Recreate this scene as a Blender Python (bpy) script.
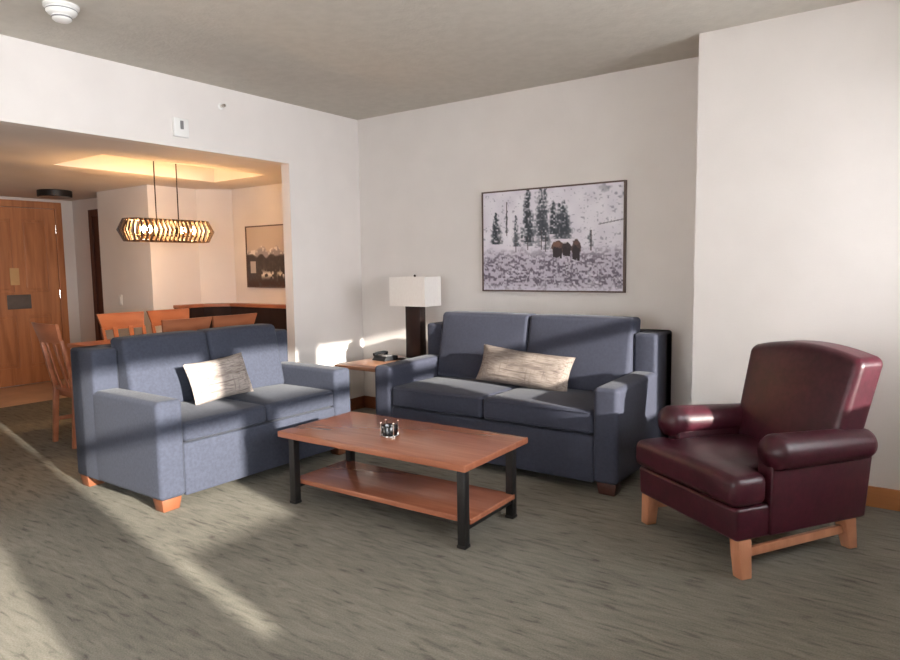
import bpy, bmesh, math, random
from mathutils import Matrix, Vector, noise as mnoise
import numpy as np

for o in list(bpy.data.objects):
    bpy.data.objects.remove(o, do_unlink=True)
SC = bpy.context.scene
COL = SC.collection
R = math.radians
random.seed(7)


def lin(c):
    return tuple(((v / 255) / 12.92 if v / 255 <= .04045 else ((v / 255 + .055) / 1.055) ** 2.4) for v in c)


# ------------------------------------------------------------------ camera
F_PX, YAW, PITCH, ROLL = 676.3, 0.6243, 0.0940, -0.0132
cd = bpy.data.cameras.new('camera')
cam = bpy.data.objects.new('camera', cd)
COL.objects.link(cam)
cd.sensor_width = 36
cd.lens = F_PX / 900 * 36
cd.clip_start = .05
fw = Vector((-math.sin(YAW) * math.cos(PITCH), math.cos(YAW) * math.cos(PITCH), -math.sin(PITCH)))
rt = fw.cross(Vector((0, 0, 1))).normalized()
up = rt.cross(fw)
r2 = rt * math.cos(ROLL) + up * math.sin(ROLL)
u2 = -rt * math.sin(ROLL) + up * math.cos(ROLL)
m = Matrix((r2, u2, -fw)).transposed().to_4x4()
m.translation = Vector((4.4957, -4.7973, 1.3602))
cam.matrix_world = m
SC.camera = cam

# ------------------------------------------------------------------ light
WORLD_STRENGTH = 19.0
SUN_STRENGTH = 15.5
BULB = 390.0
SC.view_settings.view_transform = 'Standard'
SC.view_settings.look = 'None'
SC.view_settings.gamma = 1
SC.view_settings.use_curve_mapping = False
SC.view_settings.exposure = 0.36

w = bpy.data.worlds.new('world')
SC.world = w
w.use_nodes = True
bg = w.node_tree.nodes['Background']
bg.inputs[0].default_value = (.93, .96, 1.0, 1)
bg.inputs[1].default_value = WORLD_STRENGTH

KX = .203                      # sun: dy per -dx
SZ = .265                      # sun: dz per dx
sd = Vector((-1, KX, -SZ)).normalized()
sl = bpy.data.lights.new('sun', 'SUN')
sl.energy = SUN_STRENGTH
sl.angle = R(1.0)
sl.color = (1, .95, .86)
so = bpy.data.objects.new('sun', sl)
COL.objects.link(so)
so.rotation_euler = sd.to_track_quat('-Z', 'Y').to_euler()
so.location = (12, -5, 5)


def portal(loc, rot, sx, sy):
    l = bpy.data.lights.new('window_portal', 'AREA')
    l.shape = 'RECTANGLE'
    l.size, l.size_y = sx, sy
    l.cycles.is_portal = True
    o = bpy.data.objects.new('window_portal', l)
    COL.objects.link(o)
    o.location = loc
    o.rotation_euler = rot
    return o


# ------------------------------------------------------------------ helpers
def srt(fn):
    return fn


class MB:
    """collects shapes into one mesh"""

    def __init__(self):
        self.bm = bmesh.new()

    def add(self, verts, faces, M=None, mi=0):
        vs = [self.bm.verts.new(M @ Vector(v) if M else v) for v in verts]
        for f in faces:
            try:
                fc = self.bm.faces.new([vs[i] for i in f])
                fc.material_index = mi
            except ValueError:
                pass
        return vs

    def box(self, x0, x1, y0, y1, z0, z1, bev=0, seg=2, M=None):
        vs = [(x, y, z) for x in (x0, x1) for y in (y0, y1) for z in (z0, z1)]
        fs = [(0, 1, 3, 2), (4, 6, 7, 5), (0, 4, 5, 1), (2, 3, 7, 6), (0, 2, 6, 4), (1, 5, 7, 3)]
        self.hull(vs, fs, bev, seg, M)
        return self

    def hull(self, vs, fs, bev=0, seg=2, M=None):
        t = bmesh.new()
        tv = [t.verts.new(v) for v in vs]
        for f in fs:
            t.faces.new([tv[i] for i in f])
        bmesh.ops.recalc_face_normals(t, faces=t.faces)
        if bev > 0:
            bmesh.ops.bevel(t, geom=list(t.edges), offset=bev, segments=seg, affect='EDGES', profile=.5)
        self.merge(t, M)
        return self

    def merge(self, t, M=None):
        t.verts.index_update()
        self.add([v.co.copy() for v in t.verts], [[v.index for v in f.verts] for f in t.faces], M)
        t.free()

    def frustum(self, x0, x1, y0, y1, z0, X0, X1, Y0, Y1, Z1, bev=0, seg=2, M=None):
        vs = [(x0, y0, z0), (X0, Y0, Z1), (x0, y1, z0), (X0, Y1, Z1), (x1, y0, z0), (X1, Y0, Z1), (x1, y1, z0), (X1, Y1, Z1)]
        fs = [(0, 1, 3, 2), (4, 6, 7, 5), (0, 4, 5, 1), (2, 3, 7, 6), (0, 2, 6, 4), (1, 5, 7, 3)]
        return self.hull(vs, fs, bev, seg, M)

    def prism(self, pts, z0, z1, bev=0, seg=2, M=None):
        n = len(pts)
        vs = [(x, y, z0) for x, y in pts] + [(x, y, z1) for x, y in pts]
        fs = [tuple(range(n - 1, -1, -1)), tuple(range(n, 2 * n))] + [(i, (i + 1) % n, n + (i + 1) % n, n + i) for i in range(n)]
        return self.hull(vs, fs, bev, seg, M)

    def rbox(self, c, s, r, n=8, seg=4, puff=(0, 0, 0), M=None, fn=None):
        h = [v / 2 for v in s]
        ax = []
        for k in range(3):
            rr = min(r, h[k] * .999)
            e = [(h[k] - rr) + rr * math.tan(R(45) * i / seg) for i in range(seg + 1)]
            inn = [-(h[k] - rr) + 2 * (h[k] - rr) * i / n for i in range(1, n)]
            ax.append([-v for v in e[::-1]] + inn + e)
        ids = {}
        verts = []

        def vid(p):
            key = tuple(round(v, 6) for v in p)
            if key in ids:
                return ids[key]
            q = [max(-(h[k] - min(r, h[k] * .999)), min(h[k] - min(r, h[k] * .999), p[k])) for k in range(3)]
            d = Vector([p[k] - q[k] for k in range(3)])
            if d.length > 0:
                d = d.normalized() * r
            v = [q[k] + d[k] for k in range(3)]
            g = [v[k] / h[k] for k in range(3)]
            b = [max(0, 1 - g[k] ** 2) for k in range(3)]
            v = [v[k] + puff[k] * g[k] * b[(k + 1) % 3] * b[(k + 2) % 3] for k in range(3)]
            if fn:
                v = fn(v, g)
            ids[key] = len(verts)
            verts.append(Vector([v[k] + c[k] for k in range(3)]))
            return ids[key]
        faces = []
        for a in range(3):
            b_, c_ = (a + 1) % 3, (a + 2) % 3
            for sg in (-1, 1):
                for i in range(len(ax[b_]) - 1):
                    for j in range(len(ax[c_]) - 1):
                        q = []
                        for (di, dj) in ((0, 0), (1, 0), (1, 1), (0, 1)):
                            p = [0, 0, 0]
                            p[a] = sg * h[a]
                            p[b_] = ax[b_][i + di]
                            p[c_] = ax[c_][j + dj]
                            q.append(vid(p))
                        faces.append(q if sg > 0 else q[::-1])
        self.add(verts, faces, M)
        return self

    def tube(self, pts, r, n=8, closed=False, M=None):
        pts = [Vector(p) for p in pts]
        N = len(pts)
        rings = []
        ref = None
        for i, p in enumerate(pts):
            a = pts[(i - 1) % N] if closed or i > 0 else p
            b = pts[(i + 1) % N] if closed or i < N - 1 else p
            t = (b - a).normalized()
            if ref is None:
                ref = t.orthogonal().normalized()
            ref = (ref - t * ref.dot(t)).normalized()
            s = t.cross(ref)
            rr = r[i] if isinstance(r, (list, tuple)) else r
            rings.append([p + (ref * math.cos(2 * math.pi * k / n) + s * math.sin(2 * math.pi * k / n)) * rr for k in range(n)])
        vs = [v for g in rings for v in g]
        fs = []
        for i in range(N if closed else N - 1):
            j = (i + 1) % N
            for k in range(n):
                fs.append((i * n + k, i * n + (k + 1) % n, j * n + (k + 1) % n, j * n + k))
        if not closed:
            fs.append(tuple(range(n - 1, -1, -1)))
            fs.append(tuple((N - 1) * n + k for k in range(n)))
        self.add(vs, fs, M)
        return self

    def lathe(self, prof, n=32, M=None):
        vs = []
        for (r, z) in prof:
            vs += [(r * math.cos(2 * math.pi * k / n), r * math.sin(2 * math.pi * k / n), z) for k in range(n)]
        fs = []
        for i in range(len(prof) - 1):
            for k in range(n):
                fs.append((i * n + k, i * n + (k + 1) % n, (i + 1) * n + (k + 1) % n, (i + 1) * n + k))
        fs.append(tuple(range(n - 1, -1, -1)))
        fs.append(tuple((len(prof) - 1) * n + k for k in range(n)))
        self.add(vs, fs, M)
        return self

    def build(self, name, mat, parent=None, smooth=True, ang=40):
        bmesh.ops.remove_doubles(self.bm, verts=self.bm.verts, dist=1e-5)
        bmesh.ops.recalc_face_normals(self.bm, faces=self.bm.faces)
        me = bpy.data.meshes.new(name)
        self.bm.to_mesh(me)
        self.bm.free()
        for mm in (mat if isinstance(mat, (list, tuple)) else [mat]):
            me.materials.append(mm)
        if smooth:
            for f in me.polygons:
                f.use_smooth = True
            me.set_sharp_from_angle(angle=R(ang))
        o = bpy.data.objects.new(name, me)
        COL.objects.link(o)
        if parent:
            o.parent = parent
        return o


def thing(name, label, cat, loc=(0, 0, 0), rz=0, group=None):
    o = bpy.data.objects.new(name, None)
    o.empty_display_size = .1
    COL.objects.link(o)
    o.location = loc
    o.rotation_euler = (0, 0, rz)
    tag(o, label, cat, group)
    return o


def tag(o, label, cat, group=None):
    o['label'] = label
    o['category'] = cat
    if group:
        o['group'] = group
    return o


def struct(o):
    o['kind'] = 'structure'
    return o


def copy_tree(o, parent=None):
    c = o.copy()
    COL.objects.link(c)
    if parent:
        c.parent = parent
    for ch in list(o.children):
        copy_tree(ch, c)
    return c


# ------------------------------------------------------------------ materials
def newmat(name):
    m = bpy.data.materials.new(name)
    m.use_nodes = True
    nt = m.node_tree
    return m, nt, nt.nodes['Principled BSDF'], nt.nodes, nt.links


def surf(name, c1, c2=None, rough=.6, scale=(8, 8, 8), detail=4, metal=0, bump=0, bscale=None, lo=.35, hi=.65, spec=.5, distort=0, fine=0, sheen=0, coat=0):
    """two-tone noise surface in object space"""
    m, nt, b, N, L = newmat(name)
    b.inputs['Roughness'].default_value = rough
    b.inputs['Metallic'].default_value = metal
    b.inputs['Specular IOR Level'].default_value = spec
    if sheen:
        b.inputs['Sheen Weight'].default_value = sheen
        b.inputs['Sheen Roughness'].default_value = .4
    if coat:
        b.inputs['Coat Weight'].default_value = coat
        b.inputs['Coat Roughness'].default_value = .15
    c2 = c2 or c1
    tc = N.new('ShaderNodeTexCoord')
    mp = N.new('ShaderNodeMapping')
    mp.inputs['Scale'].default_value = scale
    L.new(tc.outputs['Object'], mp.inputs['Vector'])
    nz = N.new('ShaderNodeTexNoise')
    nz.inputs['Scale'].default_value = 1
    nz.inputs['Detail'].default_value = detail
    nz.inputs['Distortion'].default_value = distort
    L.new(mp.outputs[0], nz.inputs['Vector'])
    cr = N.new('ShaderNodeValToRGB')
    cr.color_ramp.elements[0].position = lo
    cr.color_ramp.elements[1].position = hi
    cr.color_ramp.elements[0].color = (*lin(c1), 1)
    cr.color_ramp.elements[1].color = (*lin(c2), 1)
    L.new(nz.outputs['Fac'], cr.inputs[0])
    out = cr.outputs[0]
    if fine:
        n2 = N.new('ShaderNodeTexNoise')
        n2.inputs['Scale'].default_value = fine
        n2.inputs['Detail'].default_value = 2
        L.new(tc.outputs['Object'], n2.inputs['Vector'])
        mr = N.new('ShaderNodeMapRange')
        mr.inputs['From Min'].default_value = .3
        mr.inputs['From Max'].default_value = .7
        mr.inputs['To Min'].default_value = .8
        mr.inputs['To Max'].default_value = 1.18
        L.new(n2.outputs['Fac'], mr.inputs['Value'])
        mx = N.new('ShaderNodeMix')
        mx.data_type = 'RGBA'
        mx.blend_type = 'MULTIPLY'
        mx.inputs[0].default_value = 1
        L.new(out, mx.inputs[6])
        L.new(mr.outputs[0], mx.inputs[7])
        out = mx.outputs[2]
    L.new(out, b.inputs['Base Color'])
    if bump:
        n3 = N.new('ShaderNodeTexNoise')
        n3.inputs['Scale'].default_value = bscale or 60
        n3.inputs['Detail'].default_value = 3
        L.new(tc.outputs['Object'], n3.inputs['Vector'])
        bp = N.new('ShaderNodeBump')
        bp.inputs['Strength'].default_value = bump
        bp.inputs['Distance'].default_value = .01
        L.new(n3.outputs['Fac'], bp.inputs['Height'])
        L.new(bp.outputs[0], b.inputs['Normal'])
    return m


M_wall = surf('wall_paint', (221, 214, 209), (225, 218, 213), .85, (3, 3, 3), bump=.08, bscale=140, spec=.2)
M_ceil = surf('ceiling_texture', (194, 188, 178), (200, 194, 184), .9, (14, 14, 14), bump=.35, bscale=45, spec=.15)
M_dceil = surf('dining_ceiling_paint', (216, 207, 200), (221, 212, 206), .9, (3, 3, 3), bump=.08, bscale=140, spec=.15)
M_door = surf('door_wood', (158, 100, 64), (186, 124, 82), .45, (14, 14, 1.2), 5, distort=.6)
M_trimd = surf('dark_trim_wood', (72, 36, 24), (92, 48, 32), .5, (20, 20, 2))
M_base = surf('baseboard_wood', (170, 112, 66), (190, 130, 80), .4, (2, 12, 12), distort=.5)
M_based = surf('baseboard_wood_brown', (120, 68, 40), (142, 84, 50), .45, (2, 12, 12), distort=.5)
M_sofa = surf('slate_blue_upholstery', (57, 60, 71), (63, 66, 78), .9, (60, 60, 60), 3, bump=.15, bscale=500, spec=.15, sheen=.06)
M_sofa2 = surf('dark_slate_blue_upholstery', (50, 52, 64), (55, 57, 70), .8, (60, 60, 60), 3, bump=.12, bscale=500, spec=.25, sheen=.06)
M_foot = surf('sofa_foot_wood', (104, 60, 38), (120, 71, 46), .45, (12, 12, 3))
M_footd = surf('dark_foot_wood', (58, 30, 24), (70, 38, 30), .45, (12, 12, 3))
M_table = surf('cherry_tabletop', (146, 88, 64), (160, 100, 74), .24, (1.6, 16, 16), 6, distort=.8, coat=.15)
M_side = surf('side_table_wood', (158, 112, 86), (178, 130, 102), .3, (1.6, 14, 14), 5, distort=.6)
M_black = surf('blackened_metal', (30, 28, 28), (38, 35, 34), .45, metal=.4)
M_chrome = surf('chrome', (225, 220, 215), None, .12, metal=1)
M_dglass = surf('black_glass', (16, 17, 19), (22, 23, 26), .08, coat=.5)
M_leather = surf('burgundy_leather', (50, 16, 25), (62, 21, 31), .36, (9, 9, 9), 5, bump=.12, bscale=220, spec=.38, fine=40)
M_beech = surf('chair_leg_wood', (166, 110, 80), (186, 130, 98), .45, (14, 14, 2.5), distort=.4)
M_shade = surf('lampshade_linen', (238, 231, 225), (242, 236, 230), .9, (90, 90, 30), spec=.1)
M_lampc = surf('espresso_wood', (38, 24, 22), (48, 31, 28), .32, (20, 20, 2))
M_white = surf('white_plastic', (232, 230, 226), None, .4)
M_grey = surf('grey_plastic', (120, 118, 118), None, .5)
M_phone = surf('phone_black', (14, 15, 18), (18, 20, 23), .45, spec=.3)
M_dwood = surf('dining_wood', (146, 86, 58), (170, 106, 74), .38, (3, 12, 12), 5, distort=.5)
M_rib = surf('chandelier_slat_wood', (58, 40, 31), (78, 56, 43), .5, (8, 8, 8))
M_bronze = surf('dark_bronze', (52, 38, 30), (60, 45, 36), .4, metal=.7)
M_ledge = surf('ledge_dark_panel', (42, 30, 30), (50, 37, 36), .75, (10, 10, 2), spec=.2)
M_sign = surf('dark_notice_plate', (92, 84, 80), (104, 96, 92), .4, metal=.3)
M_card = surf('beige_plate', (190, 152, 104), (198, 160, 112), .5)
M_tile = surf('entry_tile', (190, 156, 128), (204, 170, 142), .45, (5, 5, 5))
M_lens = surf('frosted_lens', (120, 112, 108), None, .3)
M_frame = surf('picture_frame_wood', (88, 70, 63), (100, 80, 72), .45, (10, 10, 10))
M_pil_shadow = surf('pillow_back_shadow', (40, 40, 52), (48, 48, 60), .9, (60, 60, 60))  # dark back panel colour stands in for the shadow beside the pillow
M_patio = surf('window_frame_paint', (200, 196, 190), None, .5)


def pillow_mat(name, light, dark, across):
    m, nt, b, N, L = newmat(name)
    b.inputs['Roughness'].default_value = .95
    b.inputs['Specular IOR Level'].default_value = .1
    tc = N.new('ShaderNodeTexCoord')
    out = None
    for sc, lo, hi in (((3, 60, 60), .5, .72), ((14, 150, 150), .45, .75), ((110, 9, 9), .55, .8)):
        mp = N.new('ShaderNodeMapping')
        mp.inputs['Scale'].default_value = sc
        L.new(tc.outputs['Object'], mp.inputs[0])
        nz = N.new('ShaderNodeTexNoise')
        nz.inputs['Scale'].default_value = 1
        nz.inputs['Detail'].default_value = 3
        L.new(mp.outputs[0], nz.inputs['Vector'])
        mr = N.new('ShaderNodeMapRange')
        mr.inputs['From Min'].default_value = lo
        mr.inputs['From Max'].default_value = hi
        mr.inputs['To Max'].default_value = .8
        L.new(nz.outputs['Fac'], mr.inputs['Value'])
        if out is None:
            out = mr.outputs[0]
        else:
            mx = N.new('ShaderNodeMath')
            mx.operation = 'MAXIMUM'
            L.new(out, mx.inputs[0])
            L.new(mr.outputs[0], mx.inputs[1])
            out = mx.outputs[0]
    mix = N.new('ShaderNodeMix')
    mix.data_type = 'RGBA'
    mix.inputs[6].default_value = (*lin(light), 1)
    mix.inputs[7].default_value = (*lin(dark), 1)
    L.new(out, mix.inputs[0])
    L.new(mix.outputs[2], b.inputs['Base Color'])
    return m


M_pil1 = pillow_mat('slub_weave_light', (162, 152, 145), (84, 71, 67), 0)
M_pil2 = pillow_mat('slub_weave_taupe', (138, 127, 119), (76, 64, 61), 0)


def carpet_mat():
    m, nt, b, N, L = newmat('streaked_carpet')
    b.inputs['Roughness'].default_value = 1
    b.inputs['Specular IOR Level'].default_value = .05
    tc = N.new('ShaderNodeTexCoord')

    def nz(scale, detail, rot=0, dist=0):
        mp = N.new('ShaderNodeMapping')
        mp.inputs['Scale'].default_value = scale
        mp.inputs['Rotation'].default_value = (0, 0, rot)
        L.new(tc.outputs['Object'], mp.inputs[0])
        n = N.new('ShaderNodeTexNoise')
        n.inputs['Scale'].default_value = 1
        n.inputs['Detail'].default_value = detail
        n.inputs['Distortion'].default_value = dist
        L.new(mp.outputs[0], n.inputs['Vector'])
        return n.outputs['Fac']
    a = nz((7, 38, 1), 6, R(2), .6)
    c = nz((1.1, 2.2, 1), 2)
    f = nz((160, 160, 1), 2)
    cr = N.new('ShaderNodeValToRGB')
    e = cr.color_ramp.elements
    e[0].position, e[0].color = .28, (*lin((92, 88, 80)), 1)
    e[1].position, e[1].color = .70, (*lin((130, 125, 114)), 1)
    k = e.new(.42)
    k.color = (*lin((116, 112, 102)), 1)
    L.new(a, cr.inputs[0])
    out = cr.outputs[0]
    for src, lo, hi in ((c, .9, 1.1), (f, .84, 1.16)):
        mr = N.new('ShaderNodeMapRange')
        mr.inputs['From Min'].default_value = .3
        mr.inputs['From Max'].default_value = .7
        mr.inputs['To Min'].default_value = lo
        mr.inputs['To Max'].default_value = hi
        L.new(src, mr.inputs['Value'])
        mx = N.new('ShaderNodeMix')
        mx.data_type = 'RGBA'
        mx.blend_type = 'MULTIPLY'
        mx.inputs[0].default_value = 1
        L.new(out, mx.inputs[6])
        L.new(mr.outputs[0], mx.inputs[7])
        out = mx.outputs[2]
    L.new(out, b.inputs['Base Color'])
    bp = N.new('ShaderNodeBump')
    bp.inputs['Strength'].default_value = .6
    bp.inputs['Distance'].default_value = .006
    L.new(f, bp.inputs['Height'])
    L.new(bp.outputs[0], b.inputs['Normal'])
    return m


M_carpet = carpet_mat()


def emit(name, col, s):
    m, nt, b, N, L = newmat(name)
    b.inputs['Base Color'].default_value = (*lin(col), 1)
    b.inputs['Emission Color'].default_value = (*lin(col), 1)
    b.inputs['Emission Strength'].default_value = s
    return m


M_bulb = emit('warm_bulb', (255, 200, 132), BULB)


def glass_mat():
    m, nt, b, N, L = newmat('window_glass')
    N.remove(b)
    out = N['Material Output']
    tr = N.new('ShaderNodeBsdfTransparent')
    gl = N.new('ShaderNodeBsdfGlossy')
    gl.inputs['Roughness'].default_value = .02
    fr = N.new('ShaderNodeFresnel')
    mx = N.new('ShaderNodeMixShader')
    L.new(fr.outputs[0], mx.inputs[0])
    L.new(tr.outputs[0], mx.inputs[1])
    L.new(gl.outputs[0], mx.inputs[2])
    L.new(mx.outputs[0], out.inputs['Surface'])
    return m


M_glass = glass_mat()


def vcol_mat(name, rough=.5):
    m, nt, b, N, L = newmat(name)
    b.inputs['Roughness'].default_value = rough
    a = N.new('ShaderNodeVertexColor')
    a.layer_name = 'print'
    L.new(a.outputs[0], b.inputs['Base Color'])
    return m


# ------------------------------------------------------------------ setting
H, HZ = 2.74, 2.243
XW, YR = 5.5, -7.0
struct(MB().box(-3.105, XW + .2, YR - .2, .2, -.1, 0).build('floor', M_carpet, smooth=False))
struct(MB().box(-4.5, -3.105, -4.1, .2, -.1, 0).build('floor_entry', M_tile, smooth=False))
struct(MB().box(-.10, XW + .2, YR - .2, .2, H, H + .1).build('ceiling', M_ceil, smooth=False))
# wall with the wide opening to the dining area
b = MB()
b.box(-.10, 0, -3.9, -.855, HZ, H)
b.box(-.10, 0, -.855, 0, 0, H)
b.box(-.10, 0, YR, -3.9, 0, H)
struct(b.build('wall_left', M_wall, smooth=False))
struct(MB().box(-2.2, XW, 0, .1, 0, H).build('wall_back', M_wall, smooth=False))
struct(MB().box(3.261, XW, -.467, -.001, 0, H).build('wall_right', M_wall, smooth=False))
# window wall (behind the right of the camera): openings the sun comes through
SILL, MID, HEAD = .79, 1.03, 2.14
b = MB()
b.box(XW, XW + .15, YR, -6.9, 0, H)
b.box(XW, XW + .15, -6.9, -.467, 0, SILL)
b.box(XW, XW + .15, -6.9, -.467, HEAD, H)
b.box(XW, XW + .15, -4.446, -3.917, SILL, HEAD)
b.box(XW, XW + .15, -3.797, -.467, SILL, MID)  # stepped sill shaped to block low sun, in place of unseen furniture
b.box(XW, XW + .15, -3.117, -2.87, MID, HEAD)
b.box(XW, XW + .15, -2.87, -1.97, MID, 1.458)  # extra infill shaped to keep low sun off the armchair and table
b.box(XW, XW + .15, -1.97, -1.73, MID, HEAD)
b.box(XW, XW + .15, -.96, -.467, MID, HEAD)
struct(b.build('wall_windows', M_wall, smooth=False))
for i, (y0, y1, z0) in enumerate(((-6.9, -4.446, SILL), (-3.917, -3.117, MID), (-2.87, -1.97, 1.458), (-1.73, -.96, MID))):
    f = MB()
    f.box(XW + .06, XW + .10, y0, y1, 1.635, 1.72)
    if i == 0:
        f.box(XW + .06, XW + .10, -5.78, -5.72, z0, HEAD)
    fr = struct(f.build('window_%d' % (i + 1), M_patio, smooth=False))
    MB().box(XW + .075, XW + .08, y0, y1, z0, HEAD).build('pane', M_glass, fr, smooth=False)
    portal((XW + .12, (y0 + y1) / 2, (z0 + HEAD) / 2), (0, R(90), 0), HEAD - z0, y1 - y0)
b = MB()
b.box(-.10, XW + .15, YR - .15, YR, 0, .6)
b.box(-.10, XW + .15, YR - .15, YR, 2.3, H)
b.box(-.10, 2.3, YR - .15, YR, .6, 2.3)
b.box(3.1, XW + .15, YR - .15, YR, .6, 2.3)
struct(b.build('wall_rear', M_wall, smooth=False))
fr = struct(MB().box(2.3, 3.1, YR - .1, YR - .05, 1.42, 1.48).build('window_5', M_patio, smooth=False))  # unseen rear window, added to brighten the back and right walls
MB().box(2.3, 3.1, YR - .08, YR - .075, .6, 2.3).build('pane', M_glass, fr, smooth=False)
portal((2.7, YR - .12, 1.45), (R(-90), 0, 0), .8, 1.7)

# dining side
TX0, TX1, TY0, TY1, TZ = -1.51, -.716, -2.07, -.52, 2.42
b = MB()
b.box(-4.5, -.10, -4.1, TY0, HZ, HZ + .04)
b.box(-4.5, -.10, TY1, .2, HZ, HZ + .04)
b.box(-4.5, TX0, TY0, TY1, HZ, HZ + .04)
b.box(TX1, -.10, TY0, TY1, HZ, HZ + .04)
b.box(TX0 - .03, TX1 + .03, TY0 - .03, TY1 + .03, TZ, TZ + .04)
b.box(TX0 - .03, TX0, TY0 - .03, TY1 + .03, HZ + .04, TZ)
b.box(TX1, TX1 + .03, TY0 - .03, TY1 + .03, HZ + .04, TZ)
b.box(TX0, TX1, TY0 - .03, TY0, HZ + .04, TZ)
b.box(TX0, TX1, TY1, TY1 + .03, HZ + .04, TZ)
struct(b.build('ceiling_dining', M_dceil, smooth=False))
# block with the light switch, its chamfered return to the back wall
struct(MB().prism([(-3.228, -.842), (-2.2, -.842), (-2.2, -.27), (-1.931, -.001), (-3.228, -.001)], 0, HZ).build('wall_block', M_wall, smooth=False))
struct(MB().box(-4.52, -3.228, -.55, -.45, 0, HZ).build('wall_hall', M_wall, smooth=False))
struct(MB().box(-4.52, -4.42, -4.1, -.55, 0, HZ).build('wall_entry', M_wall, smooth=False))
struct(MB().box(-4.52, -.10, -4.1, -4.0, 0, HZ).build('wall_dining', M_wall, smooth=False))
# hall door, seen almost edge on
d = struct(MB().box(-3.87, -3.24, -.58, -.551, 0, 2.02, .004).build('door_2', M_trimd, smooth=False))
c = MB()
c.box(-3.95, -3.87, -.595, -.551, 0, 2.10, .004)
c.box(-3.87, -3.23, -.595, -.551, 2.02, 2.10, .004)
c.build('casing', M_trimd, d, smooth=False)
# entry door with panels
DX = -4.42
DY1, DY0 = -.79, -1.70
d = MB()
d.box(DX, DX + .03, DY0, DY1, .01, 2.12)
for (y0, y1) in ((DY0, DY0 + .11), (DY1 - .12, DY1), (-1.295, -1.185)):
    d.box(DX + .03, DX + .045, y0, y1, .01, 2.12, .004)
for (z0, z1) in ((.01, .22), (.84, 1.12), (1.98, 2.12)):
    d.box(DX + .03, DX + .0445, DY0, DY1, z0, z1, .004)
for (y0, y1) in ((DY0 + .14, -1.325), (-1.155, DY1 - .15)):
    for (z0, z1) in ((.25, .81), (1.15, 1.95)):
        d.box(DX + .03, DX + .041, y0, y1, z0, z1, .008)
door = struct(d.build('door_1', M_door, smooth=False))
c = MB()
c.box(DX, DX + .05, DY1 + .005, DY1 + .085, 0, 2.205, .005)
c.box(DX, DX + .05, DY0 - .085, DY0 - .005, 0, 2.205, .005)
c.box(DX, DX + .05, DY0 - .005, DY1 + .005, 2.125, 2.205, .005)
c.build('casing', M_door, door, smooth=False)
for z in (1.88, 1.08, .25):
    h = MB()
    h.tube([(DX + .052, DY1, z - .05), (DX + .052, DY1, z + .05)], .008, 8)
    h.build('hinge', M_chrome, door)
MB().box(DX + .045, DX + .052, -1.335, -1.235, 1.205, 1.405, .003).build('notice_card', M_card, door, smooth=False)
MB().box(DX + .045, DX + .06, -1.385, -1.125, .92, 1.09, .005).build('lock_plate', M_sign, door, smooth=False)
# skirting
struct(MB().box(0.001, 3.26, -.016, 0, 0, .115, .003).build('baseboard_back', M_based, smooth=False))
struct(MB().box(3.25, XW, -.483, -.467, 0, .115, .003).build('baseboard_right', M_base, smooth=False))
struct(MB().box(0.0, .016, -.855, -.017, 0, .115, .003).build('baseboard_left', M_based, smooth=False))
c = MB()
c.box(-3.228, -2.2, -.858, -.842, 0, .115, .003)
c.box(DX, DX + .016, DY1 + .09, -.55, 0, .115, .003)
struct(c.build('baseboard_dining', M_based, smooth=False))


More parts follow.
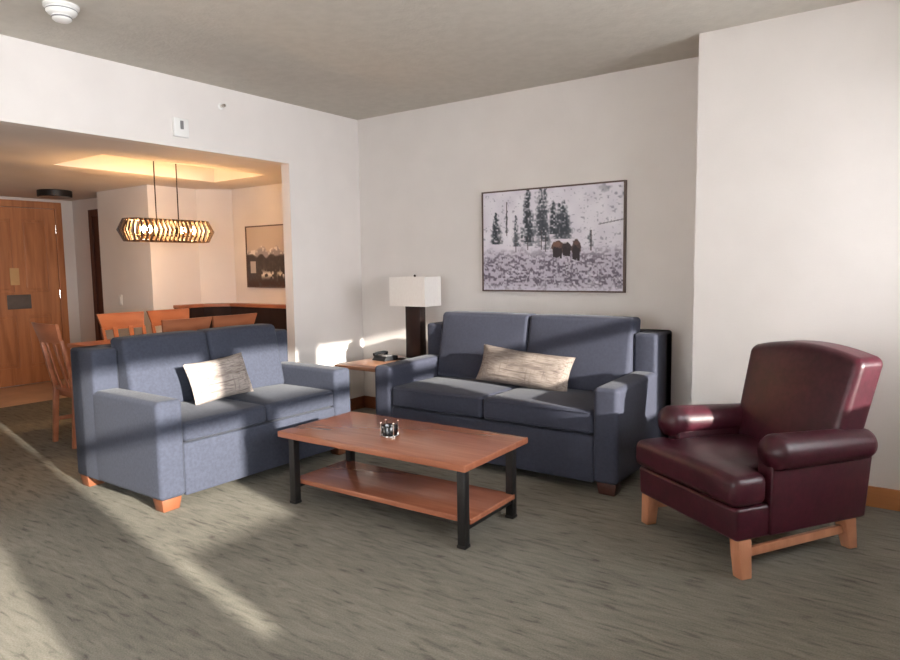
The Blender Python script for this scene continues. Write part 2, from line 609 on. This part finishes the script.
# ------------------------------------------------------------------ sofas
def make_sofa(name, label, post, W, D, aw, ah, ah_front, bh, seat_top, seat_bot, ctop, mat, footmat, loc, rz):
    """local: x along the width, front at -y, back at +y, origin at the centre on the floor"""
    t = thing(name, label, 'sofa', loc, rz)
    x0, x1, y0, y1 = -W / 2, W / 2, -D / 2, D / 2
    # body: front panel + deck
    b = MB()
    b.box(x0 + aw, x1 - aw, y0 + .012, y1 - .05, .06, seat_bot - .006, .012, 3)
    b.build('front_panel', mat, t)
    # back with end posts
    b = MB()
    b.box(x0, x1, y1 - .15, y1, .07, bh, .022, 4)
    for s in (-1, 1):
        xa, xb = (x0, x0 + aw) if s < 0 else (x1 - aw, x1)
        b.box(xa, xb, y1 - post, y1 - .002, .07, bh, .022, 4)
    b.build('back_frame', mat, t)
    # arms
    for s in (-1, 1):
        xc = (x0 + aw / 2) if s < 0 else (x1 - aw / 2)

        def fn(v, g, a=ah, f=ah_front):
            return [v[0], v[1], v[2] + (f - a) * (.5 - .5 * g[1]) * (g[2] > 0) * g[2]]
        a = MB()
        a.rbox((xc, (y0 + y1 - .24) / 2, (.07 + ah) / 2), (aw, y1 - .24 - y0, ah - .07), .028, 8, 4, (.004, .004, .004), fn=fn)
        a.build('arm', mat, t)
    # seat cushions
    iw = (W - 2 * aw)
    for s in (-1, 1):
        c = MB()
        wd = iw / 2 - .004
        dep = D - .30
        hh = seat_top - seat_bot
        cx, cy, cz = s * (wd / 2 + .002), y0 + .006 + dep / 2, seat_bot + hh / 2
        c.rbox((cx, cy, cz), (wd, dep, hh), .03, 12, 4, (.0, .008, .018))
        sc = c.build('seat_cushion', mat, t)
        p = MB()
        for zz in (cz - hh / 2 + .018, cz + hh / 2 - .014):
            yf = cy - dep / 2
            pts = []
            for k in range(21):
                u = -1 + 2 * k / 20
                pts.append((cx + u * (wd / 2 - .022), yf - .001 - .006 * (1 - u * u), zz))
            p.tube(pts, .0045, 6)
        p.build('piping', mat, sc)
        # back cushion, leaning
        bz0 = seat_top - .005
        bhh = ctop - bz0
        th = .17
        c = MB()

        def fb(v, g):
            k = (g[2] + 1) / 2
            return [v[0], v[1] - .1 * (1 - k) + .0, v[2]]
        yb = y1 - .15 - th / 2 - .012
        c.rbox((cx, yb, bz0 + bhh / 2), (wd, th, bhh), .03, 12, 4, (.0, .022, .008), fn=fb)
        bc = c.build('back_cushion', mat, t)
        p = MB()
        pts = []
        for k in range(21):
            u = -1 + 2 * k / 20
            pts.append((cx + u * (wd / 2 - .02), yb - th / 2 + .012 - .004 * (1 - u * u), ctop - .012 + .004 * (1 - u * u)))
        p.tube(pts, .0045, 6)
        p.build('piping', mat, bc)
    for sx in (-1, 1):
        for sy in (-1, 1):
            fx = sx * (W / 2 - .072)
            fy = sy * (D / 2 - .06)
            f = MB()
            f.frustum(fx - .05, fx + .05, fy - .04, fy + .04, 0, fx - .062, fx + .062, fy - .05, fy + .05, .072, .004)
            f.build('foot', footmat, t)
    return t


LSW, LSD, LSR = 1.53, .945, R(90.3)
cs, sn = math.cos(LSR), math.sin(LSR)
cnr = Vector((-LSW / 2, -LSD / 2))
LSC = Vector((1.045, -2.775)) - Vector((cs * cnr.x - sn * cnr.y, sn * cnr.x + cs * cnr.y))
ls = make_sofa('loveseat', 'slate blue loveseat with its back to the dining area, sunlit arm nearest the camera', .28, LSW, LSD, .163, .634, .632, .885, .49, .372, .94, M_sofa, M_foot, (LSC.x, LSC.y, 0), LSR)
bs = make_sofa('sofa', 'longer dark blue sofa standing against the back wall under the snowy picture', .335, 1.88, .98, .155, .655, .64, .905, .497, .352, 1.0, M_sofa2, M_footd, (2.095, -.64, 0), 0)


def make_pillow(name, label, w_, h_, T, mat, mat_back, M, loc):
    t = thing(name, label, 'pillow', loc)
    n = 28
    for side, nm, mt in ((-1, 'front_panel', mat), (1, 'back_panel', mat_back)):
        b = MB()
        vs = []
        for j in range(n + 1):
            for i in range(n + 1):
                u, v = -1 + 2 * i / n, -1 + 2 * j / n
                th = T * ((max(0, 1 - u ** 4)) * (max(0, 1 - v ** 4))) ** .55
                th *= 1 + .05 * math.sin(7 * u + 2 * v) * (1 - u * u)
                vs.append((w_ / 2 * u * (1 - .055 * (1 - v * v)), side * th, h_ / 2 * v * (1 - .09 * (1 - u * u))))
        fs = [(j * (n + 1) + i, j * (n + 1) + i + 1, (j + 1) * (n + 1) + i + 1, (j + 1) * (n + 1) + i) for j in range(n) for i in range(n)]
        b.add(vs, fs)
        o = b.build(nm, mt, t, ang=80)
        o.matrix_local = M
    return t


# pillow on the loveseat: front faces +x, leaning back
Mp = Matrix.Rotation(R(93), 4, 'Z') @ Matrix.Rotation(R(-3), 4, 'Y') @ Matrix.Rotation(R(-20), 4, 'X')
make_pillow('throw_pillow', 'pale striped lumbar pillow, shadow painted on its back, on the loveseat seat', .47, .285, .06, M_pil1, M_pil_shadow, Mp, (.67, -2.10, .642))
Mp = Matrix.Rotation(R(4), 4, 'Y') @ Matrix.Rotation(R(-20), 4, 'X')
make_pillow('throw_pillow', 'long taupe woven lumbar pillow lying on the dark blue sofa', .74, .27, .06, M_pil2, M_pil2, Mp, (2.158, -.672, .634))

# ------------------------------------------------------------------ coffee table
ct = thing('coffee_table', 'low cherry wood coffee table with black metal legs and a lower shelf', 'table', (2.09, -1.957, 0), R(1.3))
L2, W2 = .645, .315
MB().box(-L2, L2, -W2, W2, .395, .43, .006, 3).build('tabletop', M_table, ct)
MB().box(-.62, .615, -.22, .22, .106, .136, .006, 3).build('shelf', M_table, ct)
for sx in (-1, 1):
    for sy in (-1, 1):
        x, y = sx * .585 + .005, sy * .235 - .016
        lg = MB()
        lg.box(x - .022, x + .022, y - .022, y + .022, .004, .395, .003)
        lg.box(x - .025, x + .025, y - .025, y + .025, 0, .016, .003)
        lg.build('leg', M_black, ct)
    r = MB()
    r.box(sx * .592 - .012, sx * .592 + .012, -.218, .218, .083, .105, .002)
    r.build('shelf_rail', M_black, ct, smooth=False)

# small black and chrome holder on the table
ht = thing('tabletop_holder', 'small black round holder with shiny metal posts on the coffee table', 'holder', (2.075, -2.02, .43), R(20))
MB().lathe([(.048, 0), (.052, .003), (.052, .009), (.047, .012)], 28).build('base_ring', M_chrome, ht)
MB().lathe([(.040, .0125), (.046, .018), (.046, .058), (.043, .062), (.040, .058), (.038, .03), (.0, .028)], 28).build('cup', M_dglass, ht)
for k in range(4):
    a = R(45 + 90 * k)
    x, y = .0515 * math.cos(a), .0515 * math.sin(a)
    q = MB()
    q.tube([(x, y, .003), (x, y, .078)], .0035, 8)
    q.lathe([(.001, -.006), (.0045, -.004), (.006, 0), (.0045, .004), (.001, .006)], 10, Matrix.Translation((x, y, .08)))
    q.build('post', M_chrome, ht)

# ------------------------------------------------------------------ side table, lamp, telephone
st = thing('side_table', 'square wooden side table in the corner between the two sofas', 'table', (.785, -.485, 0), 0)
STH = .56
MB().box(-.335, .335, -.355, .355, STH - .03, STH, .005, 3).build('tabletop', M_side, st)
for sx in (-1, 1):
    for sy in (-1, 1):
        x, y = sx * .285, sy * .30
        MB().box(x - .022, x + .022, y - .022, y + .022, 0, STH - .03, .003).build('leg', M_lampc, st)

lp = thing('table_lamp', 'table lamp with white rectangular shade and dark square column in the corner', 'lamp', (.875, -.275, STH), 0)
MB().box(-.13, .13, -.09, .09, 0, .02, .003).build('base', M_lampc, lp)
MB().box(-.08, .08, -.04, .04, .018, .50, .004).build('column', M_lampc, lp)
q = MB()
q.tube([(0, 0, .5), (0, 0, .715)], .006, 8)
q.lathe([(.006, .715), (.010, .718), (.010, .727), (.004, .734)], 12)
q.build('finial', M_bronze, lp)
MB().rbox((0, 0, .575), (.05, .05, .10), .024, 4, 4).build('bulb', M_white, lp)
sh = MB()
X0, Y0, tz = .192, .112, .003
sh.box(-X0, X0, -Y0, -Y0 + tz, .468, .715)
sh.box(-X0, X0, Y0 - tz, Y0, .468, .715)
sh.box(-X0, -X0 + tz, -Y0 + tz, Y0 - tz, .468, .715)
sh.box(X0 - tz, X0, -Y0 + tz, Y0 - tz, .468, .715)
sh.box(-X0 + tz, X0 - tz, -.004, .004, .702, .708)
sh.build('lamp_shade', M_shade, lp, smooth=False)

ph = thing('telephone', 'black desk telephone on the corner side table beside the lamp', 'telephone', (.645, -.42, STH), R(-8))
MB().frustum(-.085, .085, -.08, .08, 0, -.08, .08, -.05, .078, .04, .006).build('body', M_phone, ph)
q = MB()
q.tube([(-.055, -.075, .048), (-.055, -.04, .058), (-.055, .0, .061), (-.055, .04, .06), (-.055, .07, .052)], [.017, .015, .013, .015, .017], 12)
q.build('handset', M_phone, ph)
k = MB()
for i in range(3):
    for j in range(4):
        y0 = -.045 + j * .026
        zt = .04 if y0 > -.05 else .03
        k.box(-.005 + i * .026, .013 + i * .026, y0, y0 + .018, zt - .004, zt + .003)
k.build('keypad', M_grey, ph, smooth=False)

# ------------------------------------------------------------------ armchair
ac = thing('armchair', 'burgundy leather armchair with rolled arms and pale wooden legs', 'chair', (3.587, -1.589, 0), R(-35))
b = MB()
b.frustum(-.35, .35, -.045, .69, .165, -.352, .352, -.05, .74, .312, .018, 4)
# taper the rear
for v in b.bm.verts:
    k = max(0, (v.co.y + .04) / .78)
    v.co.x *= 1 - .08 * k
b.build('seat_base', M_leather, ac)
pts = [(-.365, -.075), (.365, -.075), (.365, .11), (.275, .12), (.262, .55), (-.262, .55), (-.275, .12), (-.365, .11)]
b = MB()
b.prism(pts, .316, .452, .04, 4)
bmesh.ops.subdivide_edges(b.bm, edges=[e for e in b.bm.edges if e.calc_length() > .12], cuts=4, use_grid_fill=True)
for v in b.bm.verts:
    if v.co.z > .40:
        v.co.z += .02 * max(0, 1 - (v.co.x / .38) ** 2) * max(0, 1 - ((v.co.y - .22) / .36) ** 2)
b.build('seat_cushion', M_leather, ac)
for s in (-1, 1):
    b = MB()
    # side panel under the roll
    fs = [(0, 1, 3, 2), (4, 6, 7, 5), (0, 4, 5, 1), (2, 3, 7, 6), (0, 2, 6, 4), (1, 5, 7, 3)]
    vs = [(s * .27, .135, .172), (s * .265, .135, .53), (s * .24, .70, .172), (s * .24, .74, .52),
          (s * .358, .13, .172), (s * .36, .135, .53), (s * .332, .72, .172), (s * .335, .755, .52)]
    b.hull(vs, fs, .012, 3)
    prof = []
    N = 26
    for i in range(N + 1):
        va = .115 if s > 0 else .075
        v = va + (.745 - va) * i / N
        k = i / N
        rr = .082 - .008 * k
        e0 = min(1, (v - va) / .05)
        rr *= math.sqrt(max(.0, 1 - (1 - e0) ** 2)) if e0 < 1 else 1
        e1 = min(1, (.745 - v) / .04)
        rr *= math.sqrt(max(.0, 1 - (1 - e1) ** 2)) if e1 < 1 else 1
        prof.append(((s * (.335 - .03 * k), v, .538 - .022 * k), max(rr, .004)))
    b.tube([q[0] for q in prof], [q[1] for q in prof], 24)
    b.build('arm', M_leather, ac, ang=60)


def fback(v, g):
    k = (v[2] + .29) / .58
    wv = 1 + .11 * k
    x = v[0] * wv
    z = v[2] + .05 * (1 - g[0] ** 2) * k * (g[2] > -2) - .012 * k
    y = v[1] + .155 * k - .0
    return [x, y, z]


b = MB()
b.rbox((.008, .565, .643), (.61, .17, .56), .036, 12, 5, (.0, .022, .0), fn=fback)
b.build('backrest', M_leather, ac, ang=70)
for s in (-1, 1):
    l = MB()
    l.frustum(s * .335 - .027, s * .335 + .027, -.022, .034, 0, s * .318 - .03, s * .318 + .03, -.03, .04, .168, .004)
    l.build('leg', M_beech, ac)
    l = MB()
    l.frustum(s * .262 - .024, s * .262 + .024, .685, .735, 0, s * .285 - .034, s * .285 + .034, .61, .68, .168, .004)
    l.build('leg', M_beech, ac)
    p0, p1 = Vector((s * .325, .03, 0)), Vector((s * .272, .67, 0))
    dx = (p1 - p0).normalized()
    Mx = Matrix.Translation(p0) @ Matrix.Rotation(math.atan2(dx.y, dx.x), 4, 'Z')
    MB().box(0, (p1 - p0).length, -.011, .011, .085, .125, .003, M=Mx).build('stretcher', M_beech, ac)


# ------------------------------------------------------------------ pictures
def print_mesh(name, parent, w_, h_, nx, ny, fn, mat):
    """flat print in local xz plane (faces -y), colours from fn(u, v) with v from the top"""
    me = bpy.data.meshes.new(name)
    vs = [(-w_ / 2 + w_ * i / nx, 0, h_ / 2 - h_ * j / ny) for j in range(ny + 1) for i in range(nx + 1)]
    fs = [(j * (nx + 1) + i, (j + 1) * (nx + 1) + i, (j + 1) * (nx + 1) + i + 1, j * (nx + 1) + i + 1) for j in range(ny) for i in range(nx)]
    me.from_pydata(vs, [], fs)
    ca = me.color_attributes.new('print', 'FLOAT_COLOR', 'POINT')
    u, v = np.meshgrid(np.linspace(0, 1, nx + 1), np.linspace(0, 1, ny + 1))
    c = fn(u, v) / 255
    l = np.where(c <= .04045, c / 12.92, ((c + .055) / 1.055) ** 2.4)
    ca.data.foreach_set('color', np.concatenate([l, np.ones(l.shape[:2] + (1,))], 2).astype(np.float32).ravel())
    me.materials.append(mat)
    o = bpy.data.objects.new(name, me)
    COL.objects.link(o)
    o.parent = parent
    return o


rng = np.random.default_rng(5)


def vnoise(u, v, fx, fy, seed):
    g = np.random.default_rng(seed).random((int(fy) + 3, int(fx) + 3))
    x, y = u * fx, v * fy
    i, j = np.floor(x).astype(int), np.floor(y).astype(int)
    a, b_ = x - i, y - j
    a, b_ = a * a * (3 - 2 * a), b_ * b_ * (3 - 2 * b_)
    return (g[j, i] * (1 - a) + g[j, i + 1] * a) * (1 - b_) + (g[j + 1, i] * (1 - a) + g[j + 1, i + 1] * a) * b_


def blend(c, col, k):
    k = np.clip(k, 0, 1)[..., None]
    return c * (1 - k) + np.array(col, float) * k


def snow_scene(u, v):
    c = np.ones(u.shape + (3,)) * np.array((214, 208, 218.))
    n1 = vnoise(u, v, 40, 30, 1)
    n2 = vnoise(u, v, 90, 70, 2)
    n3 = vnoise(u, v, 14, 9, 3)
    n4 = vnoise(u, v, 120, 60, 9)
    c = blend(c, (232, 228, 234), n3)
    # grey brush over the hillside
    c = blend(c, (120, 118, 132), np.clip((n2 + .5 * n1 - 1.02) * 4, 0, 1) * .55 * (v > .02))
    # faint distant trees at the top right
    c = blend(c, (110, 108, 122), np.clip((n1 - .6) * 4, 0, 1) * np.clip((u - .8) * 6, 0, 1) * np.clip((.18 - v) * 8, 0, 1))
    # snowy sagebrush foreground, clumps drawn out sideways
    n5 = vnoise(u, v, 46, 60, 21)
    n6 = vnoise(u, v, 22, 26, 22)
    gnd = np.clip((v - .57 - .07 * (n3 - .5)) * 7, 0, 1)
    c = blend(c, (192, 185, 198), gnd)
    mixn = .45 * n5 + .3 * n6 + .35 * n4
    c = blend(c, (100, 90, 104), np.clip((mixn - .46) * 5, 0, 1) * gnd * .95)
    c = blend(c, (226, 221, 230), np.clip((n6 * .6 + n2 * .5 - .66) * 5, 0, 1) * gnd * .7)
    c = blend(c, (222, 218, 228), np.clip((v - .93) * 18, 0, 1) * .6)
    # conifers
    for (tu, top, bot, wd, dk) in ((.10, .20, .53, .034, 1), (.185, .14, .42, .007, .8), (.255, .24, .56, .020, .8), (.345, -.02, .52, .040, 1), (.36, .3, .56, .03, .6), (.44, -.05, .46, .034, .9), (.472, -.05, .52, .026, .8),
                                 (.53, .12, .45, .030, 1), (.575, .15, .50, .034, .9), (.605, .12, .46, .034, .95), (.63, .25, .5, .03, .7), (.785, .40, .58, .014, .7), (.42, .42, .58, .02, .4), (.49, .4, .6, .02, .5)):
        k = np.clip((v - top) / (bot - top), 0, 1)
        inn = (v > top) & (v < bot)
        env = wd * 1.1 * (.14 + .86 * k ** .8) * (.55 + .9 * vnoise(u, v, 60, 46, int(tu * 1000)))
        d = np.abs(u - tu + .012 * (vnoise(u, v, 30, 40, int(tu * 500)) - .5)) / np.maximum(env, 1e-4)
        k2 = np.clip(1.6 - d, 0, 1) * inn * np.clip(1.9 * vnoise(u, v, 80, 60, int(tu * 777) + 1) - .06, 0, 1) * dk
        c = blend(c, (52, 58, 66), k2)
    # thin trunks
    for tu, a, b_ in ((.345, .45, .6), (.445, .4, .6), (.475, .45, .62), (.255, .5, .62), (.185, .1, .45), (.79, .42, .62)):
        c = blend(c, (70, 62, 66), (np.abs(u - tu) < .004) * (v > a) * (v < b_) * .8)
    c = blend(c, (120, 116, 122), (np.abs(v - (.37 - .22 * (u - .85))) < .006) * (u > .84) * .8)
    # three bison

    fur = vnoise(u, v, 90, 50, 31)

    def ell(cu, cv, a, b_):
        return np.clip((1 + .5 * (fur - .5) - ((u - cu) / a) ** 2 - ((v - cv) / b_) ** 2) * 4, 0, 1)
    for (cu, cv, a, b_, col) in ((.562, .585, .046, .072, (96, 70, 62)), (.625, .585, .034, .058, (58, 47, 50)), (.69, .59, .034, .085, (78, 60, 60))):
        c = blend(c, col, ell(cu, cv, a, b_))
        c = blend(c, (48, 38, 42), ell(cu, cv + .045, a * .8, b_ * .7))
        c = blend(c, (44, 34, 38), ell(cu - .3 * a, cv + .01, a * .42, b_ * .5) * .8)
        for q in (-.55, -.2, .5):
            c = blend(c, (46, 36, 40), (np.abs(u - cu - q * a) < .007) * (v > cv) * (v < cv + b_ * (1.35 + .2 * q)))
    c = blend(c, (132, 94, 78), ell(.555, .55, .026, .028) * .7)
    c = blend(c, (120, 88, 76), ell(.692, .54, .018, .02) * .6)
    c = blend(c, (206, 200, 206), ell(.612, .535, .014, .010) * .8)
    return c


def valley_scene(u, v):
    c = np.ones(u.shape + (3,)) * np.array((196, 180, 166.))
    n = vnoise(u, v, 26, 22, 11)
    n3 = vnoise(u, v, 8, 6, 12)
    rid = .36 + .10 * (vnoise(u, u * 0, 9, 1, 13) - .5)
    c = blend(c, (150, 142, 144), np.clip((v - rid) * 20, 0, 1))
    c = blend(c, (222, 214, 208), np.clip((n - .5) * 4, 0, 1) * (v > rid - .01) * (v < rid + .09))
    tree = .47 + .09 * (n3 - .5)
    c = blend(c, (62, 56, 56), np.clip((v - tree) * 30, 0, 1))
    c = blend(c, (84, 78, 74), np.clip((n - .5) * 3, 0, 1) * (v > tree) * .5)
    c = blend(c, (206, 196, 188), (u > .08) * (u < .22) * (v > .58) * (v < .78) * .8)
    k = np.exp(-((v - .80) / .06) ** 2) * np.clip((n - .42) * 6, 0, 1) * (u > .36) * (u < .95)
    c = blend(c, (226, 218, 208), k)
    c = blend(c, (70, 46, 42), np.clip((v - .86) * 12, 0, 1) * (1 - np.clip((n - .5) * 3, 0, 1)))
    return c


def make_picture(name, label, xc, zc, w_, h_, yw, nx, ny, fn, fw_, dep):
    t = thing(name, label, 'picture', (xc, yw, zc))
    f = MB()
    f.box(-w_ / 2, w_ / 2, -dep, 0, h_ / 2 - fw_, h_ / 2)
    f.box(-w_ / 2, w_ / 2, -dep, 0, -h_ / 2, -h_ / 2 + fw_)
    f.box(-w_ / 2, -w_ / 2 + fw_, -dep, 0, -h_ / 2 + fw_, h_ / 2 - fw_)
    f.box(w_ / 2 - fw_, w_ / 2, -dep, 0, -h_ / 2 + fw_, h_ / 2 - fw_)
    f.box(-w_ / 2 + fw_, w_ / 2 - fw_, -.008, 0, -h_ / 2 + fw_, h_ / 2 - fw_)
    f.build('frame', M_frame, t, smooth=False)
    o = print_mesh('print', t, w_ - 2 * fw_, h_ - 2 * fw_, nx, ny, fn, vcol_mat(name + '_print'))
    o.location = (0, -dep + .007, 0)
    return t


make_picture('wall_picture', 'wide framed photograph of dark bison among snowy trees above the sofa', 2.022, 1.5565, 1.236, .815, -.001, 300, 200, snow_scene, .012, .034)
make_picture('wall_picture', 'small dark framed mountain picture on the dining area wall', -1.36, 1.49, .66, .665, -.001, 120, 110, valley_scene, .014, .03)

# ------------------------------------------------------------------ ceiling and wall fittings
sm = thing('smoke_detector', 'white round smoke detector on the living room ceiling', 'smoke detector', (.722, -2.99, H))
MB().lathe([(.085, 0), (.085, -.012), (.078, -.016)], 40).build('mounting_plate', M_white, sm)
MB().lathe([(.068, -.016), (.074, -.018), (.074, -.034), (.066, -.045), (.050, -.052)], 40).build('housing', M_white, sm)
MB().lathe([(.048, -.052), (.046, -.072), (.036, -.080), (.0, -.082)], 32).build('sensor_dome', M_white, sm)
q = MB()
q.lathe([(.0475, -.058), (.0482, -.060), (.0482, -.064), (.0470, -.066)], 32)
q.build('dome_vent', M_grey, sm)
q = MB()
q.lathe([(.0735, -.023), (.0748, -.025), (.0748, -.028), (.0735, -.030)], 40)
q.build('housing_vent', M_grey, sm)

al = thing('wall_alarm', 'white rectangular alarm unit on the wall just above the dining opening', 'alarm', (0, -1.867, 2.38))
MB().box(0, .028, -.058, .058, -.066, .066, .005, 3).build('housing', M_white, al)
MB().box(.028, .033, -.012, .014, -.012, .048, .003).build('strobe_lens', M_grey, al)

sp = thing('fire_sprinkler', 'small metal fire sprinkler on the wall near the ceiling', 'sprinkler', (0, -1.511, 2.596))
Mx = Matrix.Rotation(R(90), 4, 'Y')
MB().lathe([(.024, 0), (.024, .004), (.018, .008)], 24, Mx).build('escutcheon', M_white, sp)
q = MB()
q.lathe([(.012, .008), (.012, .03), (.006, .032), (.006, .045)], 14, Mx)
q.lathe([(.012, .045), (.012, .048)], 14, Mx)
q.build('nozzle', M_chrome, sp)

sw = thing('light_switch', 'white light switch plate on the dining area wall', 'switch', (-2.843, -.842, 1.036))
MB().box(-.036, .036, -.006, 0, -.058, .058, .002).build('plate', M_white, sw)
MB().box(-.016, .016, -.010, -.006, -.033, .033, .002).build('rocker', M_white, sw)

cl = thing('ceiling_light', 'dark round flush ceiling light near the entry door', 'ceiling light', (-3.42, -1.205, HZ))
MB().lathe([(.165, 0), (.17, -.004), (.17, -.066), (.163, -.07), (.158, -.066)], 40).build('drum', M_black, cl)
MB().lathe([(.157, -.06), (.157, -.067), (.0, -.072)], 40).build('diffuser', M_lens, cl)

# ------------------------------------------------------------------ chandelier
CX, CY = -1.10, -1.318
ch = thing('chandelier', 'long slatted wooden chandelier with lit bulbs hanging over the dining table', 'chandelier', (CX, CY, 1.609))
CH = .195
ls_, rs = .288, .095           # straight half length, end radius


def stad(s, off):
    """point on a stadium perimeter, long axis y"""
    r = rs
    P = 4 * ls_ + 2 * math.pi * r
    d = (s % 1) * P
    if d < 2 * ls_:
        return Vector((r + off, -ls_ + d, 0)), 0
    d -= 2 * ls_
    if d < math.pi * r:
        a = d / r
        return Vector(((r + off) * math.cos(a), ls_ + (r + off) * math.sin(a), 0)), a
    d -= math.pi * r
    if d < 2 * ls_:
        return Vector((-r - off, ls_ - d, 0)), math.pi
    d -= 2 * ls_
    a = math.pi + d / r
    return Vector(((r + off) * math.cos(a), -ls_ + (r + off) * math.sin(a), 0)), a


for z0 in (0, CH - .012):
    q = MB()
    for off, nm in ((.0, 'a'),):
        q.tube([stad(i / 60, -.006)[0] + Vector((0, 0, z0 + .006)) for i in range(60)], .008, 6, closed=True)
    q.build('ring', M_rib, ch)
NR = 42
for i in range(NR):
    p0, a = stad((i + .5) / NR, .004)
    Mx = Matrix.Translation(p0) @ Matrix.Rotation(a, 4, 'Z')
    q = MB()
    ww, th = .012, .022
    bul = .05
    prof = [(0, 0), (bul, CH / 2), (0, CH)]
    for (ra, za), (rb, zb) in zip(prof[:-1], prof[1:]):
        vs = []
        for (rr, zz) in ((ra, za), (rb, zb)):
            vs += [(rr - th / 2, -ww / 2, zz), (rr + th / 2, -ww / 2, zz), (rr + th / 2, ww / 2, zz), (rr - th / 2, ww / 2, zz)]
        q.hull(vs, [(0, 3, 2, 1), (4, 5, 6, 7), (0, 1, 5, 4), (1, 2, 6, 5), (2, 3, 7, 6), (3, 0, 4, 7)], M=Mx)
    q.build('rib', M_rib, ch, smooth=False)
q = MB()
q.tube([(0, -ls_ - .05, .055), (0, ls_ + .05, .055)], .008, 8)
for y in (-.106, .106):
    q.lathe([(.02, .05), (.02, .13), (.008, .14)], 16, Matrix.Translation((0, y, 0)))
q.build('lamp_bar', M_bronze, ch)
for y in (-.23, -.17, .15, .26):
    s = MB()
    s.lathe([(.013, .055), (.013, .075)], 12, Matrix.Translation((.0, y, 0)))
    so_ = s.build('socket', M_bronze, ch)
    bb = MB()
    bb.lathe([(.006, .076), (.012, .082), (.024, .10), (.027, .115), (.022, .130), (.010, .138), (.001, .140)], 14, Matrix.Translation((0, y, 0)))
    bb.build('bulb', M_bulb, so_)
for y in (-.102, .112):
    q = MB()
    q.tube([(0, y, .13), (0, y, TZ - 1.609 - .012)], .0055, 8)
    q.build('rod', M_bronze, ch)
MB().box(-.06, .06, -.17, .17, TZ - 1.609 - .018, TZ - 1.609, .004).build('canopy', M_bronze, ch)

# ------------------------------------------------------------------ dining table and chairs
dt = thing('dining_table', 'wooden dining table behind the loveseat under the chandelier', 'table', (-1.05, -1.29, 0))
MB().box(-.43, .43, -.78, .78, .715, .75, .006, 3).build('tabletop', M_dwood, dt)
MB().box(-.36, .36, -.70, .70, .63, .714, .003).build('apron', M_dwood, dt)
for sx in (-1, 1):
    for sy in (-1, 1):
        x, y = sx * .36, sy * .70
        MB().frustum(x - .024, x + .024, y - .024, y + .024, 0, x - .035, x + .035, y - .035, y + .035, .714, .003).build('leg', M_dwood, dt)


def make_chair(label):
    """front at -y, rear legs at +y, origin under the seat centre"""
    t = thing('dining_chair', label, 'chair', group='wooden chairs around the dining table')
    MB().frustum(-.19, .19, -.20, .20, .425, -.205, .205, -.22, .20, .455, .006, 3).build('seat', M_dwood, t)
    MB().box(-.185, .185, -.19, .17, .37, .424, .003).build('seat_frame', M_dwood, t)
    for s in (-1, 1):
        MB().frustum(s * .18 - .017, s * .18 + .017, -.20, -.166, 0, s * .18 - .022, s * .18 + .022, -.205, -.161, .424, .003).build('leg', M_dwood, t)
        l = MB()
        l.frustum(s * .18 - .017, s * .18 + .017, .205, .239, 0, s * .18 - .019, s * .18 + .019, .170, .210, .44, .003)
        l.frustum(s * .18 - .019, s * .18 + .019, .170, .210, .44, s * .195 - .014, s * .195 + .014, .262, .286, .84, .003)
        l.build('leg', M_dwood, t)
        MB().box(s * .18 - .009, s * .18 + .009, -.165, .20, .17, .20, .002).build('stretcher', M_dwood, t)
    # curved wide top rail, wider at its top
    q = MB()
    n = 14
    vs = []
    for j, (z, yc, hw) in enumerate(((.82, .262, .195), (.968, .30, .226))):
        for side in (0, 1):
            for i in range(n + 1):
                u = -1 + 2 * i / n
                vs.append((hw * u, yc + .028 * (1 - u * u) + side * .022, z))
    m_ = n + 1
    fs = []
    for i in range(n):
        fs += [(i, i + 1, 2 * m_ + i + 1, 2 * m_ + i), (m_ + i + 1, m_ + i, 3 * m_ + i, 3 * m_ + i + 1),
               (i + 1, i, m_ + i, m_ + i + 1), (2 * m_ + i, 2 * m_ + i + 1, 3 * m_ + i + 1, 3 * m_ + i)]
    fs += [(0, 2 * m_, 3 * m_, m_), (n, m_ + n, 3 * m_ + n, 2 * m_ + n)]
    q.add(vs, fs)
    q.build('top_rail', M_dwood, t)
    for x in (-.075, .075):
        MB().frustum(x - .022, x + .022, .185, .197, .44, x - .022, x + .022, .280, .292, .84, .002).build('back_slat', M_dwood, t)
    return t


chairs = [
    (-1.38, -1.475, 90 + 180, 'wooden dining chair left on the far side of the table, broad orange back rail lit'),
    (-1.38, -.99, 90 + 180, 'wooden dining chair on the far table side, lit rail partly hidden by a nearer chair'),
    (-.74, -1.60, 90, 'wooden dining chair, left of the two brown rails just behind the loveseat'),
    (-.74, -1.14, 90, 'wooden dining chair, right of the two brown rails, below the mountain picture'),
    (-1.01, -2.12, 180, 'wooden dining chair at the table end beside the entry floor, legs in view'),
]
proto = make_chair(chairs[0][3])
for i, (x, y, a, lb) in enumerate(chairs):
    o = proto if i == 0 else copy_tree(proto)
    o.location = (x, y, 0)
    # rear at +y locally; far chairs have their backs towards -x
    o.rotation_euler = (0, 0, R({270: 90, 90: -90, 180: 177}[a]))
    o['label'] = lb

# low panelled ledge round the dining corner
lg = thing('corner_ledge', 'low dark panelled ledge with an orange wood cap along the dining walls', 'ledge', (0, 0, 0))
q = MB()
q.prism([(-2.199, -.606), (-2.09, -.606), (-2.09, -.315), (-1.885, -.11), (-.101, -.11), (-.101, -.002), (-1.929, -.002), (-2.199, -.272)], .0, .945, 0)
q.build('panel', M_ledge, lg, smooth=False)
q = MB()
q.prism([(-2.199, -.618), (-2.07, -.618), (-2.07, -.323), (-1.877, -.13), (-.101, -.13), (-.101, -.002), (-1.929, -.002), (-2.199, -.272)], .946, .98, .004)
q.build('cap', M_dwood, lg, smooth=False)
